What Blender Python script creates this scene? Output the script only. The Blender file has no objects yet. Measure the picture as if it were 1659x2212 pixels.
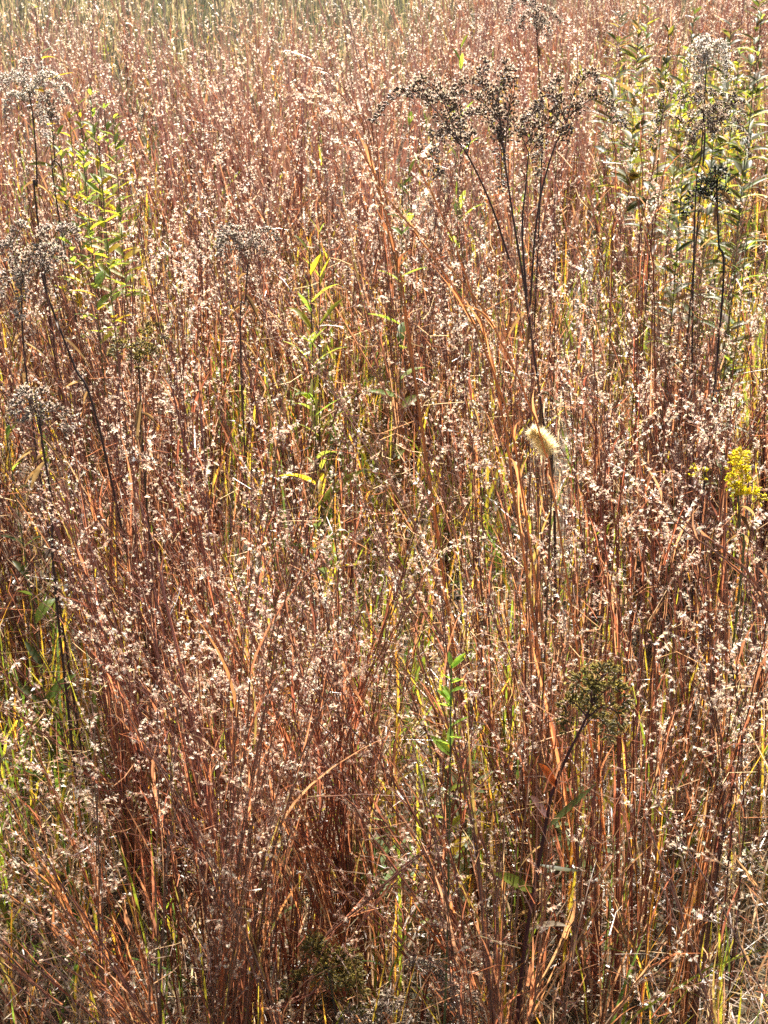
import bpy, math
import numpy as np
from mathutils import Vector

# ------------------------------------------------------------------ camera, sky, sun, exposure
scene = bpy.context.scene
COL = scene.collection
CAM_H, PITCH, VFOV = 1.55, math.radians(25.0), math.radians(40.0)
cam_data = bpy.data.cameras.new("camera")
cam = bpy.data.objects.new("camera", cam_data)
COL.objects.link(cam)
cam.location = (0, 0, CAM_H)
cam.rotation_euler = (math.pi / 2 - PITCH, 0, 0)
cam_data.sensor_fit = 'VERTICAL'
cam_data.sensor_height = 24.0
cam_data.lens = 12.0 / math.tan(VFOV / 2)
cam_data.clip_start = 0.02
cam_data.clip_end = 2000
cam_data.dof.use_dof = True
cam_data.dof.focus_distance = 2.0
cam_data.dof.aperture_fstop = 16.0
scene.camera = cam

SUN_EL, SUN_AZ = math.radians(42), math.radians(12)      # azimuth from +Y towards +X
world = bpy.data.worlds.new("World")
scene.world = world
world.use_nodes = True
nt = world.node_tree
bg = nt.nodes["Background"]
sky = nt.nodes.new("ShaderNodeTexSky")
sky.sky_type = 'NISHITA'
sky.sun_disc = False
sky.sun_elevation = SUN_EL
sky.sun_rotation = SUN_AZ
nt.links.new(sky.outputs[0], bg.inputs[0])
bg.inputs[1].default_value = 0.05
sd = bpy.data.lights.new("sun", 'SUN')
sd.energy = 5.0
sd.angle = math.radians(0.5)
sd.color = (1.0, 0.93, 0.83)
sun = bpy.data.objects.new("sun", sd)
COL.objects.link(sun)
tosun = Vector((math.sin(SUN_AZ) * math.cos(SUN_EL), math.cos(SUN_AZ) * math.cos(SUN_EL), math.sin(SUN_EL)))
sun.rotation_euler = tosun.to_track_quat('Z', 'Y').to_euler()
sun.location = tosun * 20
scene.view_settings.view_transform = 'Standard'
scene.view_settings.look = 'None'
scene.view_settings.exposure = 1.62
scene.view_settings.gamma = 1.0
scene.cycles.max_bounces = 8
scene.cycles.transmission_bounces = 6
scene.cycles.diffuse_bounces = 4
scene.cycles.use_denoising = False

rng = np.random.default_rng(7)
U = rng.uniform
FPX = 1106.0 / math.tan(VFOV / 2)


def at(px, py, Y):
    """world point at depth Y along the ray of a point of the photograph (1659 x 2212 units)."""
    a = (px - 829.5) / FPX
    b = (1106 - py) / FPX
    # camera axes: forward (0, cos p, -sin p), up (0, sin p, cos p), right x
    dy = math.cos(PITCH) + b * math.sin(PITCH)
    dz = -math.sin(PITCH) + b * math.cos(PITCH)
    s = Y / dy
    return np.array([a * s, Y, CAM_H + dz * s])


def ground_at(px, py, z=0.0):
    a = (px - 829.5) / FPX
    b = (1106 - py) / FPX
    dy = math.cos(PITCH) + b * math.sin(PITCH)
    dz = -math.sin(PITCH) + b * math.cos(PITCH)
    s = (z - CAM_H) / dz
    return np.array([a * s, dy * s])


# ------------------------------------------------------------------ materials
def plant_mat(name, transl, rough, spec, tfac_boost=1.0, noise=0.25, nscale=60.0, tint=(1, 1, 1)):
    m = bpy.data.materials.new(name)
    m.use_nodes = True
    t = m.node_tree
    for n in list(t.nodes):
        t.nodes.remove(n)
    N, L = t.nodes.new, t.links.new
    out = N("ShaderNodeOutputMaterial")
    at_ = N("ShaderNodeAttribute"); at_.attribute_name = "Col"
    no = N("ShaderNodeTexNoise"); no.inputs["Scale"].default_value = nscale; no.inputs["Detail"].default_value = 3
    tc = N("ShaderNodeTexCoord")
    L(tc.outputs["Object"], no.inputs["Vector"])
    mr = N("ShaderNodeMapRange")
    mr.inputs[1].default_value = 0.3; mr.inputs[2].default_value = 0.7
    mr.inputs[3].default_value = 1 - noise; mr.inputs[4].default_value = 1 + noise
    L(no.outputs["Fac"], mr.inputs[0])
    mul = N("ShaderNodeVectorMath"); mul.operation = 'SCALE'
    L(at_.outputs["Color"], mul.inputs[0]); L(mr.outputs[0], mul.inputs["Scale"])
    p = N("ShaderNodeBsdfPrincipled")
    L(mul.outputs[0], p.inputs["Base Color"])
    p.inputs["Roughness"].default_value = rough
    p.inputs["Specular IOR Level"].default_value = spec
    if transl > 0:
        tr = N("ShaderNodeBsdfTranslucent")
        mul2 = N("ShaderNodeVectorMath"); mul2.operation = 'MULTIPLY'
        mul2.inputs[1].default_value = tuple(tfac_boost * x for x in tint)
        L(mul.outputs[0], mul2.inputs[0]); L(mul2.outputs[0], tr.inputs["Color"])
        mx = N("ShaderNodeMixShader"); mx.inputs[0].default_value = transl
        L(p.outputs[0], mx.inputs[1]); L(tr.outputs[0], mx.inputs[2]); L(mx.outputs[0], out.inputs[0])
    else:
        L(p.outputs[0], out.inputs[0])
    return m


M_STEM = plant_mat("grass_stem", 0.22, 0.33, 0.8, 1.6)
M_BLADE = plant_mat("grass_blade", 0.50, 0.33, 0.6, 1.9, tint=(1.1, 0.95, 0.7))
M_FLUFF = plant_mat("seed_fluff", 0.70, 0.42, 0.5, 1.22, noise=0.08)
M_WOOD = plant_mat("dry_stalk", 0.0, 0.5, 0.4)
M_LEAF = plant_mat("forb_leaf", 0.55, 0.45, 0.25, 1.9, noise=0.2, nscale=120, tint=(1.1, 1.0, 0.6))
MATS = [M_STEM, M_BLADE, M_FLUFF, M_WOOD, M_LEAF]
STEM, BLADE, FLUFF, WOOD, LEAF = range(5)

def add_blotches(m):
    t = m.node_tree
    L = t.links.new
    att = [n for n in t.nodes if n.type == 'ATTRIBUTE'][0]
    scl = att.outputs["Color"].links[0].to_socket
    no = t.nodes.new("ShaderNodeTexNoise"); no.inputs["Scale"].default_value = 220; no.inputs["Detail"].default_value = 4
    tc = t.nodes.new("ShaderNodeTexCoord"); L(tc.outputs["Object"], no.inputs["Vector"])
    cr = t.nodes.new("ShaderNodeValToRGB")
    cr.color_ramp.elements[0].position = 0.56; cr.color_ramp.elements[0].color = (0, 0, 0, 1)
    cr.color_ramp.elements[1].position = 0.66; cr.color_ramp.elements[1].color = (1, 1, 1, 1)
    L(no.outputs["Fac"], cr.inputs[0])
    mx = t.nodes.new("ShaderNodeMix"); mx.data_type = 'RGBA'
    L(cr.outputs[0], mx.inputs[0]); L(att.outputs["Color"], mx.inputs[6]); mx.inputs[7].default_value = (0.15, 0.085, 0.035, 1)
    L(mx.outputs[2], scl)


add_blotches(M_LEAF)
gm = bpy.data.materials.new("soil_and_thatch")
gm.use_nodes = True
t = gm.node_tree
p = t.nodes["Principled BSDF"]
n1 = t.nodes.new("ShaderNodeTexNoise"); n1.inputs["Scale"].default_value = 35; n1.inputs["Detail"].default_value = 8
n2 = t.nodes.new("ShaderNodeTexNoise"); n2.inputs["Scale"].default_value = 0.6; n2.inputs["Detail"].default_value = 4
cr = t.nodes.new("ShaderNodeValToRGB")
cr.color_ramp.elements[0].position = 0.35; cr.color_ramp.elements[0].color = (0.025, 0.018, 0.012, 1)
cr.color_ramp.elements[1].position = 0.7; cr.color_ramp.elements[1].color = (0.075, 0.053, 0.035, 1)
cr2 = t.nodes.new("ShaderNodeValToRGB")
cr2.color_ramp.elements[0].position = 0.4; cr2.color_ramp.elements[0].color = (0.12, 0.10, 0.05, 1)
cr2.color_ramp.elements[1].position = 0.6; cr2.color_ramp.elements[1].color = (0.06, 0.075, 0.03, 1)
tc = t.nodes.new("ShaderNodeTexCoord")
mx = t.nodes.new("ShaderNodeMix"); mx.data_type = 'RGBA'; mx.inputs[0].default_value = 0.4
for n in (n1, n2):
    t.links.new(tc.outputs["Object"], n.inputs["Vector"])
t.links.new(n1.outputs["Fac"], cr.inputs[0]); t.links.new(n2.outputs["Fac"], cr2.inputs[0])
t.links.new(cr.outputs[0], mx.inputs[6]); t.links.new(cr2.outputs[0], mx.inputs[7])
t.links.new(mx.outputs[2], p.inputs["Base Color"])
p.inputs["Roughness"].default_value = 0.9
bp = t.nodes.new("ShaderNodeBump"); bp.inputs["Strength"].default_value = 0.6; bp.inputs["Distance"].default_value = 0.02
t.links.new(n1.outputs["Fac"], bp.inputs["Height"]); t.links.new(bp.outputs[0], p.inputs["Normal"])


# ------------------------------------------------------------------ mesh writer
def norm(a):
    return a / np.maximum(np.linalg.norm(a, axis=-1, keepdims=True), 1e-9)


def rand_dir(n):
    return norm(rng.normal(size=(n, 3)))


class Geo:
    """collects strips, tubes and hairs and links them as ONE mesh object"""
    def __init__(self):
        self.v, self.f, self.c, self.m, self.n = [], [], [], [], 0

    def add(self, V, F, C, mat):
        V = V.reshape(-1, 3); C = np.broadcast_to(C, V.shape) if C.ndim == 1 else C.reshape(-1, 3)
        F = F.reshape(-1, 3)
        self.v.append(V.astype(np.float32)); self.c.append(C.astype(np.float32))
        self.f.append((F + self.n).astype(np.int32)); self.m.append(np.full(len(F), mat, np.int32))
        self.n += len(V)

    def ribbon(self, P, W, S, C, mat, fold=0.0):
        """P (N,K,3) centre lines, W (N,K) half widths, S (N,K,3) side vectors, C (N,K,3)"""
        N, K, _ = P.shape
        if N == 0:
            return
        W = np.broadcast_to(W, (N, K))[..., None]
        S = np.broadcast_to(S if S.ndim == 3 else S[:, None, :], (N, K, 3))
        C = np.broadcast_to(C if C.ndim == 3 else C[:, None, :], (N, K, 3))
        if fold:
            T = norm(np.gradient(P, axis=1))
            up = norm(np.cross(S, T))
            V = np.stack([P - S * W, P + up * W * fold * -1.0, P + S * W], 2); w = 3
        else:
            V = np.stack([P - S * W, P + S * W], 2); w = 2
        CC = np.repeat(C[:, :, None, :], w, 2)
        idx = np.arange(N * K * w).reshape(N, K, w)
        fs = []
        for j in range(w - 1):
            a, b = idx[:, :-1, j], idx[:, :-1, j + 1]
            c, d = idx[:, 1:, j + 1], idx[:, 1:, j]
            fs += [np.stack([a, b, c], -1), np.stack([a, c, d], -1)]
        self.add(V, np.concatenate([f.reshape(-1, 3) for f in fs]), CC, mat)

    def tube(self, P, R, C, mat, sides=3):
        N, K, _ = P.shape
        if N == 0:
            return
        R = np.broadcast_to(R, (N, K))
        T = norm(np.gradient(P, axis=1))
        ref = np.array([0.31, 0.17, 0.1])
        A = norm(np.cross(T, np.broadcast_to(norm(ref), T.shape)))
        B = np.cross(T, A)
        ang = np.arange(sides) * 2 * np.pi / sides
        V = P[:, :, None] + R[..., None, None] * (A[:, :, None] * np.cos(ang)[None, None, :, None] + B[:, :, None] * np.sin(ang)[None, None, :, None])
        C = np.broadcast_to(C if C.ndim == 3 else C[:, None, :], (N, K, 3))
        CC = np.repeat(C[:, :, None, :], sides, 2)
        idx = np.arange(N * K * sides).reshape(N, K, sides)
        nx = np.roll(idx, -1, 2)
        a, b, c, d = idx[:, :-1], nx[:, :-1], nx[:, 1:], idx[:, 1:]
        F = np.concatenate([np.stack([a, b, c], -1).reshape(-1, 3), np.stack([a, c, d], -1).reshape(-1, 3)])
        self.add(V, F, CC, mat)

    def hair(self, O, D, w, C, mat, tw=0.25):
        """one sliver per row: origin O, tip O+D, half width w (wide in the middle when tw < 1)"""
        N = len(O)
        if N == 0:
            return
        S = norm(np.cross(D, rand_dir(N)))
        w = np.broadcast_to(w, (N,))[:, None]
        V = np.stack([O, O + D * 0.45 + S * w, O + D, O + D * 0.45 - S * w], 1)
        idx = np.arange(N * 4).reshape(N, 4)
        F = np.concatenate([idx[:, [0, 1, 2]], idx[:, [0, 2, 3]]])
        self.add(V, F, np.repeat(C[:, None], 4, 1) if C.ndim == 2 else C, mat)

    def build(self, name, parent=None, origin=None):
        V = np.concatenate(self.v); F = np.concatenate(self.f); C = np.concatenate(self.c); M = np.concatenate(self.m)
        if origin is not None:
            V = V - np.asarray(origin, np.float32)
        me = bpy.data.meshes.new(name)
        me.vertices.add(len(V)); me.vertices.foreach_set("co", V.ravel().astype(np.float32))
        me.loops.add(len(F) * 3); me.loops.foreach_set("vertex_index", F.ravel())
        me.polygons.add(len(F))
        me.polygons.foreach_set("loop_start", np.arange(0, len(F) * 3, 3, dtype=np.int32))
        used = np.unique(M)
        remap = np.zeros(len(MATS), np.int32)
        for i, u in enumerate(used):
            me.materials.append(MATS[u]); remap[u] = i
        me.polygons.foreach_set("material_index", remap[M])
        a = me.attributes.new("Col", 'FLOAT_COLOR', 'POINT')
        a.data.foreach_set("color", np.concatenate([C, np.ones((len(C), 1), np.float32)], 1).ravel().astype(np.float32))
        me.update(); me.validate()
        o = bpy.data.objects.new(name, me)
        COL.objects.link(o)
        if parent is not None:
            o.parent = parent
        elif origin is not None:
            o.location = origin
        return o


def tag(o, label=None, cat=None, group=None, kind=None):
    if label: o["label"] = label
    if cat: o["category"] = cat
    if group: o["group"] = group
    if kind: o["kind"] = kind
    return o


def thing(name, loc, label, cat, group=None):
    o = bpy.data.objects.new(name, None)
    o.empty_display_size = 0.05
    o.location = [float(x) for x in loc]
    COL.objects.link(o)
    return tag(o, label, cat, group)


# ------------------------------------------------------------------ palettes (linear)
def pal(cols, n, p=None, jit=0.15):
    cols = np.array(cols)
    i = rng.choice(len(cols), n, p=p)
    return np.clip(cols[i] * (1 + rng.normal(size=(n, 1)) * jit) * (1 + rng.normal(size=(n, 3)) * jit * 0.25), 0.005, 0.9)


RED = [(0.26, 0.104, 0.070), (0.31, 0.150, 0.098), (0.19, 0.078, 0.060), (0.37, 0.22, 0.14), (0.12, 0.055, 0.044), (0.29, 0.112, 0.066)]
BLD = [(0.34, 0.165, 0.095), (0.28, 0.112, 0.07), (0.22, 0.083, 0.06), (0.42, 0.27, 0.17), (0.26, 0.26, 0.06), (0.38, 0.18, 0.07)]
BLDP = [0.27, 0.27, 0.2, 0.12, 0.07, 0.07]
FLU = [(0.80, 0.65, 0.49), (0.88, 0.80, 0.66), (0.70, 0.49, 0.36), (0.80, 0.63, 0.48)]
GREEN = [(0.10, 0.17, 0.03), (0.16, 0.22, 0.03), (0.30, 0.28, 0.04), (0.07, 0.12, 0.035), (0.42, 0.34, 0.05)]
STRAW = [(0.46, 0.36, 0.25), (0.60, 0.50, 0.38), (0.32, 0.21, 0.14), (0.38, 0.24, 0.16)]


# ------------------------------------------------------------------ bluestem culms
def path_fn(base, H, lean, bend):
    """P(t) for culms: lean (N,2) horizontal run at the tip / height, bend = how late it happens"""
    def P(t):
        t = np.asarray(t)
        e = bend[:, None] if t.ndim == 2 else bend
        s = t ** e
        hor = (lean * H[:, None])
        zz = H * np.sqrt(np.maximum(1 - (lean ** 2).sum(1) * 0.6, 0.2))
        if t.ndim == 2:
            x = base[:, None, 0] + hor[:, None, 0] * s
            y = base[:, None, 1] + hor[:, None, 1] * s
            z = base[:, None, 2] + zz[:, None] * t
        else:
            x = base[:, 0] + hor[:, 0] * s; y = base[:, 1] + hor[:, 1] * s; z = base[:, 2] + zz * t
        return np.stack([x, y, z], -1)
    return P


def tufts(g, O, D, col, lod, size=1.0):
    """fluffy spikelets at O, pointing along D"""
    n = len(O)
    if n == 0:
        return
    if lod == 0:
        ln = U(0.0045, 0.0080, n) * size
        side = norm(np.cross(D, rand_dir(n)))
        up = np.array([0, 0, 1.0])
        K = np.array([0, 0.5, 1.0])
        P = O[:, None] + D[:, None] * (ln[:, None] * K)[..., None] - up * (ln[:, None] * (K ** 2) * 0.35)[..., None]
        W = np.stack([np.full(n, 0.0004), U(0.0010, 0.0019, n), np.full(n, 0.0005)], 1) * size
        g.ribbon(P, W, side, col, FLUFF)
        nh = 9
        OO = np.repeat(O + D * (ln * 0.3)[:, None], nh, 0)
        DD = norm(np.repeat(D, nh, 0) + rng.normal(size=(n * nh, 3)) * 0.55) * (U(0.0028, 0.0065, n * nh) * size)[:, None]
        g.hair(OO, DD, 0.00040 * size, np.repeat(col, nh, 0), FLUFF)
    elif lod == 1:
        nh = 5
        OO = np.repeat(O, nh, 0)
        DD = norm(np.repeat(D, nh, 0) + rng.normal(size=(n * nh, 3)) * 0.4) * (U(0.006, 0.010, n * nh) * size)[:, None]
        g.hair(OO, DD, 0.0009 * size, np.repeat(col, nh, 0), FLUFF)
    else:
        OO = np.repeat(O, 2, 0)
        DD = norm(np.repeat(D, 2, 0) + rng.normal(size=(2 * n, 3)) * 0.4) * (U(0.006, 0.012, 2 * n) * size)[:, None]
        g.hair(OO, DD, 0.0019 * size, np.repeat(col, 2, 0), FLUFF)


def culms(g, base, H, lean, bend, hue, lod=0, thick=1.0, fluff=1.0, nleaf=4, only=None, gt=None, gl=None):
    """g stems, gl leaves, gt seed plumes (default all in g)"""
    gl = gl or g; gt = gt or g
    N = len(base)
    if N == 0:
        return
    K = (11, 7, 4)[lod]
    Pf = path_fn(base, H, lean, bend)
    t = np.broadcast_to(np.linspace(0, 1, K), (N, K))
    P = Pf(t)
    zig = rng.normal(size=(N, K, 3)) * 0.0022 * np.array([1, 1, 0.0]); zig[:, 0] = 0
    P = P + zig * (1 if lod < 2 else 0)
    R = (0.00150 * thick * U(0.7, 1.45, N))[:, None] * (1 - 0.62 * t)
    tip = hue * 0.9 + np.array([0.03, 0.015, 0.02])
    C = hue[:, None] * (1 - t[..., None]) + tip[:, None] * t[..., None]
    C = C * (0.85 + 0.3 * rng.random((N, K, 1)))
    if lod < 2:
        g.tube(P, R, C, STEM)
    else:
        g.ribbon(P, R * 1.6, norm(rng.normal(size=(N, 3)) * np.array([1, .6, 0]) + np.array([0.6, 0, 0])), C, STEM)
    # leaves / sheaths
    L = nleaf if lod == 0 else (3 if lod == 1 else 2)
    n = N * L
    ib = np.repeat(np.arange(N), L)
    tt = U(0.02, 0.68, n)
    sub = path_fn(base[ib], H[ib], lean[ib], bend[ib])
    O = sub(tt); T = norm(sub(tt + 0.03) - O)
    rad = norm(rng.normal(size=(n, 3)) * np.array([1, 1, 0.1]))
    ln = U(0.06, 0.20, n)
    spread = np.abs(rng.normal(size=n)) * 0.22 + 0.02
    wild = rng.random(n) < 0.10
    spread[wild] += U(0.4, 1.2, wild.sum())
    KK = 6 if lod == 0 else (4 if lod == 1 else 3)
    k = np.linspace(0, 1, KK)[None, :, None]
    d0 = norm(T + rad * (spread * 0.35)[:, None])
    Pl = O[:, None] + d0[:, None] * k * ln[:, None, None] + rad[:, None] * (spread * ln * 0.8)[:, None, None] * k ** 2.2
    Pl[..., 2] -= (wild * ln * 0.35)[:, None] * (k[..., 0] ** 2.5)
    w = U(0.0009, 0.0021, n)[:, None] * np.maximum(1 - k[..., 0] ** 1.8, 0.03) * (1.0, 1.1, 1.5)[lod]
    s0 = norm(np.cross(T, rad)); s1 = norm(np.cross(T, s0))
    tw = U(0, 6.28, n)[:, None] + U(-2.0, 2.0, n)[:, None] * k[..., 0]
    S = s0[:, None] * np.cos(tw)[..., None] + s1[:, None] * np.sin(tw)[..., None]
    lc = pal(BLD, n, BLDP)
    lc = 0.65 * lc + 0.35 * hue[ib]
    gl.ribbon(Pl, w, S, lc, BLADE)
    # racemes
    nr = (int(8 * fluff), int(7 * fluff), int(6 * fluff))[lod]
    if nr < 1:
        return
    n = N * nr
    ir = np.repeat(np.arange(N), nr)
    tt = 1 - 0.60 * rng.random(n) ** 1.2
    sub = path_fn(base[ir], H[ir], lean[ir], bend[ir])
    O = sub(tt); T = norm(sub(tt + 0.02) - sub(tt - 0.02))
    rad = norm(rng.normal(size=(n, 3)) * np.array([1, 1, 0.15]))
    ln = U(0.015, 0.042, n)
    D = norm(T + rad * U(0.15, 0.7, n)[:, None])
    bald = (rng.random(N) < 0.3)[ir] | (rng.random(n) < 0.15)
    if lod < 2:
        k = np.linspace(0, 1, 4)[None, :, None]
        Pb = O[:, None] + D[:, None] * k * ln[:, None, None] + rad[:, None] * (ln * 0.35)[:, None, None] * k ** 2
        gt.ribbon(Pb, 0.00038, norm(np.cross(D, rad) + rng.normal(size=(n, 3)) * 0.4), hue[ir] * 1.2, STEM)
    ns = (5, 4, 3)[lod]
    m = n * ns
    ii = np.repeat(np.arange(n), ns)
    s = np.tile(np.linspace(0.25, 1.0, ns), n) + U(-0.06, 0.06, m)
    Ot = O[ii] + D[ii] * (s * ln[ii])[:, None] + rad[ii] * (ln[ii] * 0.35 * s ** 2)[:, None]
    Dt = norm(rad[ii] * 0.8 + D[ii] * 0.5 + rng.normal(size=(m, 3)) * np.array([0.6, 0.6, 0.3]))
    keep = (rng.random(m) < 0.8) & ~bald[ii]
    fc = pal(FLU, m, [0.35, 0.25, 0.2, 0.2], 0.1)
    fc = np.minimum(fc * 0.92 + hue[ir[ii]] * 0.2, 0.88)
    tufts(gt, Ot[keep], Dt[keep], fc[keep], lod, (0.84, 0.95, 1.25)[lod])


# ------------------------------------------------------------------ the setting
me = bpy.data.meshes.new("ground")
nx, ny = 60, 60
xs = np.sign(np.linspace(-1, 1, nx)) * np.abs(np.linspace(-1, 1, nx)) ** 3 * 500
ys = np.sign(np.linspace(-1, 1, ny)) * np.abs(np.linspace(-1, 1, ny)) ** 3 * 500
verts = [(x, y, -0.004 + 0.012 * math.sin(x * 3.1) * math.cos(y * 2.3)) for y in ys for x in xs]
faces = [(j * nx + i, j * nx + i + 1, (j + 1) * nx + i + 1, (j + 1) * nx + i) for j in range(ny - 1) for i in range(nx - 1)]
me.from_pydata(verts, [], faces)
me.materials.append(gm)
gobj = bpy.data.objects.new("ground", me)
COL.objects.link(gobj)
tag(gobj, "dark brown soil under dead grass thatch of the meadow", "ground", kind='structure')


def field_points(y0, y1, dens, margin=0.30, slope=0.31):
    A = slope * (y1 * y1 - y0 * y0) + 2 * margin * (y1 - y0)
    n = int(A * dens)
    out = []
    while len(out) < n:
        y = U(y0, y1, 4 * n + 10); x = U(-1, 1, 4 * n + 10) * (slope * y1 + margin)
        ok = np.abs(x) < slope * y + margin
        out += list(zip(x[ok], y[ok]))
    return np.array(out[:n])


def vnoise(x, y, s, seed):
    r = np.random.default_rng(seed)
    v = np.zeros_like(x)
    for i in range(6):
        a, b, ph = r.normal(size=2), r.normal(), r.uniform(0, 6.28)
        v += np.sin((a[0] * x + a[1] * y) * s * (1 + 0.5 * i) + ph + b)
    return v / 3.0


def blobs(x, y, spec):
    v = np.zeros_like(x)
    for px, py, z, rx, ry, amp in spec:
        c = ground_at(px, py, z)
        v += amp * np.exp(-(((x - c[0]) / rx) ** 2 + ((y - c[1]) / ry) ** 2))
    return v


# places where the bluestem stands thin and green or yellow leaves show (photo points, at height z)
THIN = [(700, 640, .45, .22, .35, .85), (200, 260, .5, .35, .5, .8), (880, 900, .35, .22, .18, .75), (1560, 130, .6, .9, 1.6, 1.3),
        (1590, 620, .4, .20, .5, .55), (1130, 1000, .3, .15, .2, .5), (950, 1480, .2, .14, .14, .8), (930, 1850, .05, .16, .14, .7),
        (60, 2020, .05, .18, .16, .6), (20, 1150, .3, .1, .2, .4), (660, 980, .4, .12, .2, .5), (400, 1650, .15, .12, .1, .5),
        (1330, 1850, .05, .2, .1, .5), (1560, 450, .6, .35, .5, .4), (170, 1420, .25, .10, .14, .7), (860, 1080, .35, .13, .15, .6), (560, 1420, .25, .08, .12, .5), (1200, 1250, .3, .08, .15, .6), (40, 1700, .1, .1, .15, .6), (300, 700, .5, .2, .25, .5)]


def patch_edge(x, y):
    """1 inside the bluestem stand, 0 in the greener field behind it"""
    edge = 8.7 + 3.6 * (x > 0.0) * np.minimum(np.abs(x), 1) + 0.5 * np.sin(x * 2.1)
    return 1 / (1 + np.exp((y - edge) * 2.2))


def make_clumps(y0, y1, cdens, per, lod, g, hmean=0.74):
    c = field_points(y0, y1, cdens)
    thin = np.clip(blobs(c[:, 0], c[:, 1], THIN) * 0.85, 0, 0.93)
    keep = rng.random(len(c)) > thin
    keep &= rng.random(len(c)) < patch_edge(c[:, 0], c[:, 1])
    keep &= rng.random(len(c)) < np.clip(0.82 + 0.45 * vnoise(c[:, 0], c[:, 1], 4.5, 11), 0.25, 1)
    c = c[keep]
    nc = len(c)
    k = np.maximum(4, (per * U(0.45, 1.6, nc)).astype(int))
    i = np.repeat(np.arange(nc), k)
    n = len(i)
    r = np.abs(rng.normal(size=n)) * 0.045
    a = U(0, 6.28, n)
    base = np.stack([c[i, 0] + r * np.cos(a), c[i, 1] + r * np.sin(a), np.zeros(n)], 1)
    hc = hmean * (1 + 0.13 * rng.normal(size=nc)) * (1 - 0.12 * np.clip(vnoise(c[:, 0], c[:, 1], 1.3, 3), -1, 1))
    H = np.clip(hc[i] * (1 + 0.14 * rng.normal(size=n)), 0.28, 1.12)
    sh = rng.random(n) < 0.35
    H[sh] *= U(0.45, 0.85, sh.sum())
    cl = rng.normal(size=(nc, 2)) * 0.135 + np.array([-0.05, -0.04])
    lean = cl[i] + np.stack([np.cos(a), np.sin(a)], 1) * (r / 0.045 * 0.06)[:, None] + rng.normal(size=(n, 2)) * 0.05
    wildm = rng.random(n) < 0.08
    lean[wildm] += rng.normal(size=(wildm.sum(), 2)) * 0.38
    bend = U(1.1, 2.2, n)
    ch = pal(RED, nc, None, 0.12)
    hue = np.clip(0.55 * ch[i] + 0.45 * pal(RED, n, None, 0.2), 0.01, 0.9)
    # culms stand pressed together in sheaves of two to four
    lead = np.arange(n) - (np.arange(n) % 3)
    tight = (rng.random(n) < 0.75) & (i[lead] == i) & (lead != np.arange(n))
    tw = np.where(tight)[0]
    base[tw] = base[lead[tw]] + rng.normal(size=(len(tw), 3)) * np.array([0.0022, 0.0022, 0])
    lean[tw] = lean[lead[tw]] + rng.normal(size=(len(tw), 2)) * 0.012
    bend[tw] = bend[lead[tw]]
    H[tw] = H[lead[tw]] * U(0.72, 1.05, len(tw))
    hue[tw] = 0.6 * hue[lead[tw]] + 0.4 * hue[tw]
    culms(g, base, H, lean, bend, hue, lod)
    return n


g = Geo()
cnt = [make_clumps(1.14, 1.5, 21, 22, 0, g), make_clumps(1.5, 2.3, 37, 24, 0, g), make_clumps(2.3, 4.2, 38, 22, 1, g), make_clumps(4.2, 14.0, 20, 20, 2, g, 0.78)]
# fine broken side twigs and dry threads caught between the culms
for (y0, y1, dens, sc) in ((1.16, 2.4, 2600, 1.0), (2.4, 4.5, 1300, 1.5), (4.5, 10.0, 260, 2.6)):
    xy = field_points(y0, y1, dens)
    m = len(xy)
    O = np.stack([xy[:, 0], xy[:, 1], U(0.05, 0.72, m) ** 1.1], 1)
    D = norm(rng.normal(size=(m, 3)) * np.array([1, 1, 0.7]) + np.array([0, 0, 0.3])) * U(0.02, 0.075, m)[:, None]
    mid = O + D * 0.5 + rng.normal(size=(m, 3)) * 0.006
    P = np.stack([O, mid, O + D], 1)
    g.ribbon(P, 0.00045 * sc, norm(np.cross(D, rand_dir(m))), pal(STRAW + RED, m), BLADE)
tag(g.build("bluestem_grass"), "mass of rusty red little bluestem grass with white fluffy seed tufts covering the meadow", "grass", kind='stuff')
print("culms", cnt, "verts", g.n)


# undergrowth: green and yellow blades, low leaves; dead straw
def blades(g, xy, ln, wid, col, mat, lean_s=0.5, droop=0.3, z0=0.0, K=5):
    n = len(xy)
    a = U(0, 6.28, n)
    out = np.stack([np.cos(a), np.sin(a), np.zeros(n)], 1)
    ls = np.abs(rng.normal(size=n)) * lean_s
    k = np.linspace(0, 1, K)[None, :, None]
    O = np.stack([xy[:, 0], xy[:, 1], np.zeros(n) + z0], 1)
    P = O[:, None] + np.array([0, 0, 1.0]) * k * ln[:, None, None] + out[:, None] * (ls * ln)[:, None, None] * k ** 1.7
    P[..., 2] -= (ls * droop * ln)[:, None] * k[..., 0] ** 3
    P[..., 2] = np.maximum(P[..., 2], 0.004)
    w = wid[:, None] * np.sin(np.clip(k[..., 0] * 0.93 + 0.10, 0, 1) * np.pi) ** 0.6
    side = np.stack([-np.sin(a), np.cos(a), np.zeros(n)], 1)
    tw = U(-1.6, 1.6, n)[:, None] * k[..., 0] + U(-.8, .8, n)[:, None]
    S = side[:, None] * np.cos(tw)[..., None] + out[:, None] * np.sin(tw)[..., None]
    g.ribbon(P, w, S, col, mat)


g = Geo()
# general green/yellow blades among the culms
for (y0, y1, dens, sc) in ((1.1, 2.6, 330, 1.0), (2.6, 5.0, 210, 1.3), (5.0, 12.0, 45, 2.0)):
    xy = field_points(y0, y1, dens)
    n = len(xy)
    blades(g, xy, U(0.12, 0.46, n), U(0.0010, 0.0028, n) * sc, pal(GREEN + [(0.60, 0.32, 0.06)], n, [.10, .2, .2, .08, .22, .2]), LEAF, 0.35)
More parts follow.
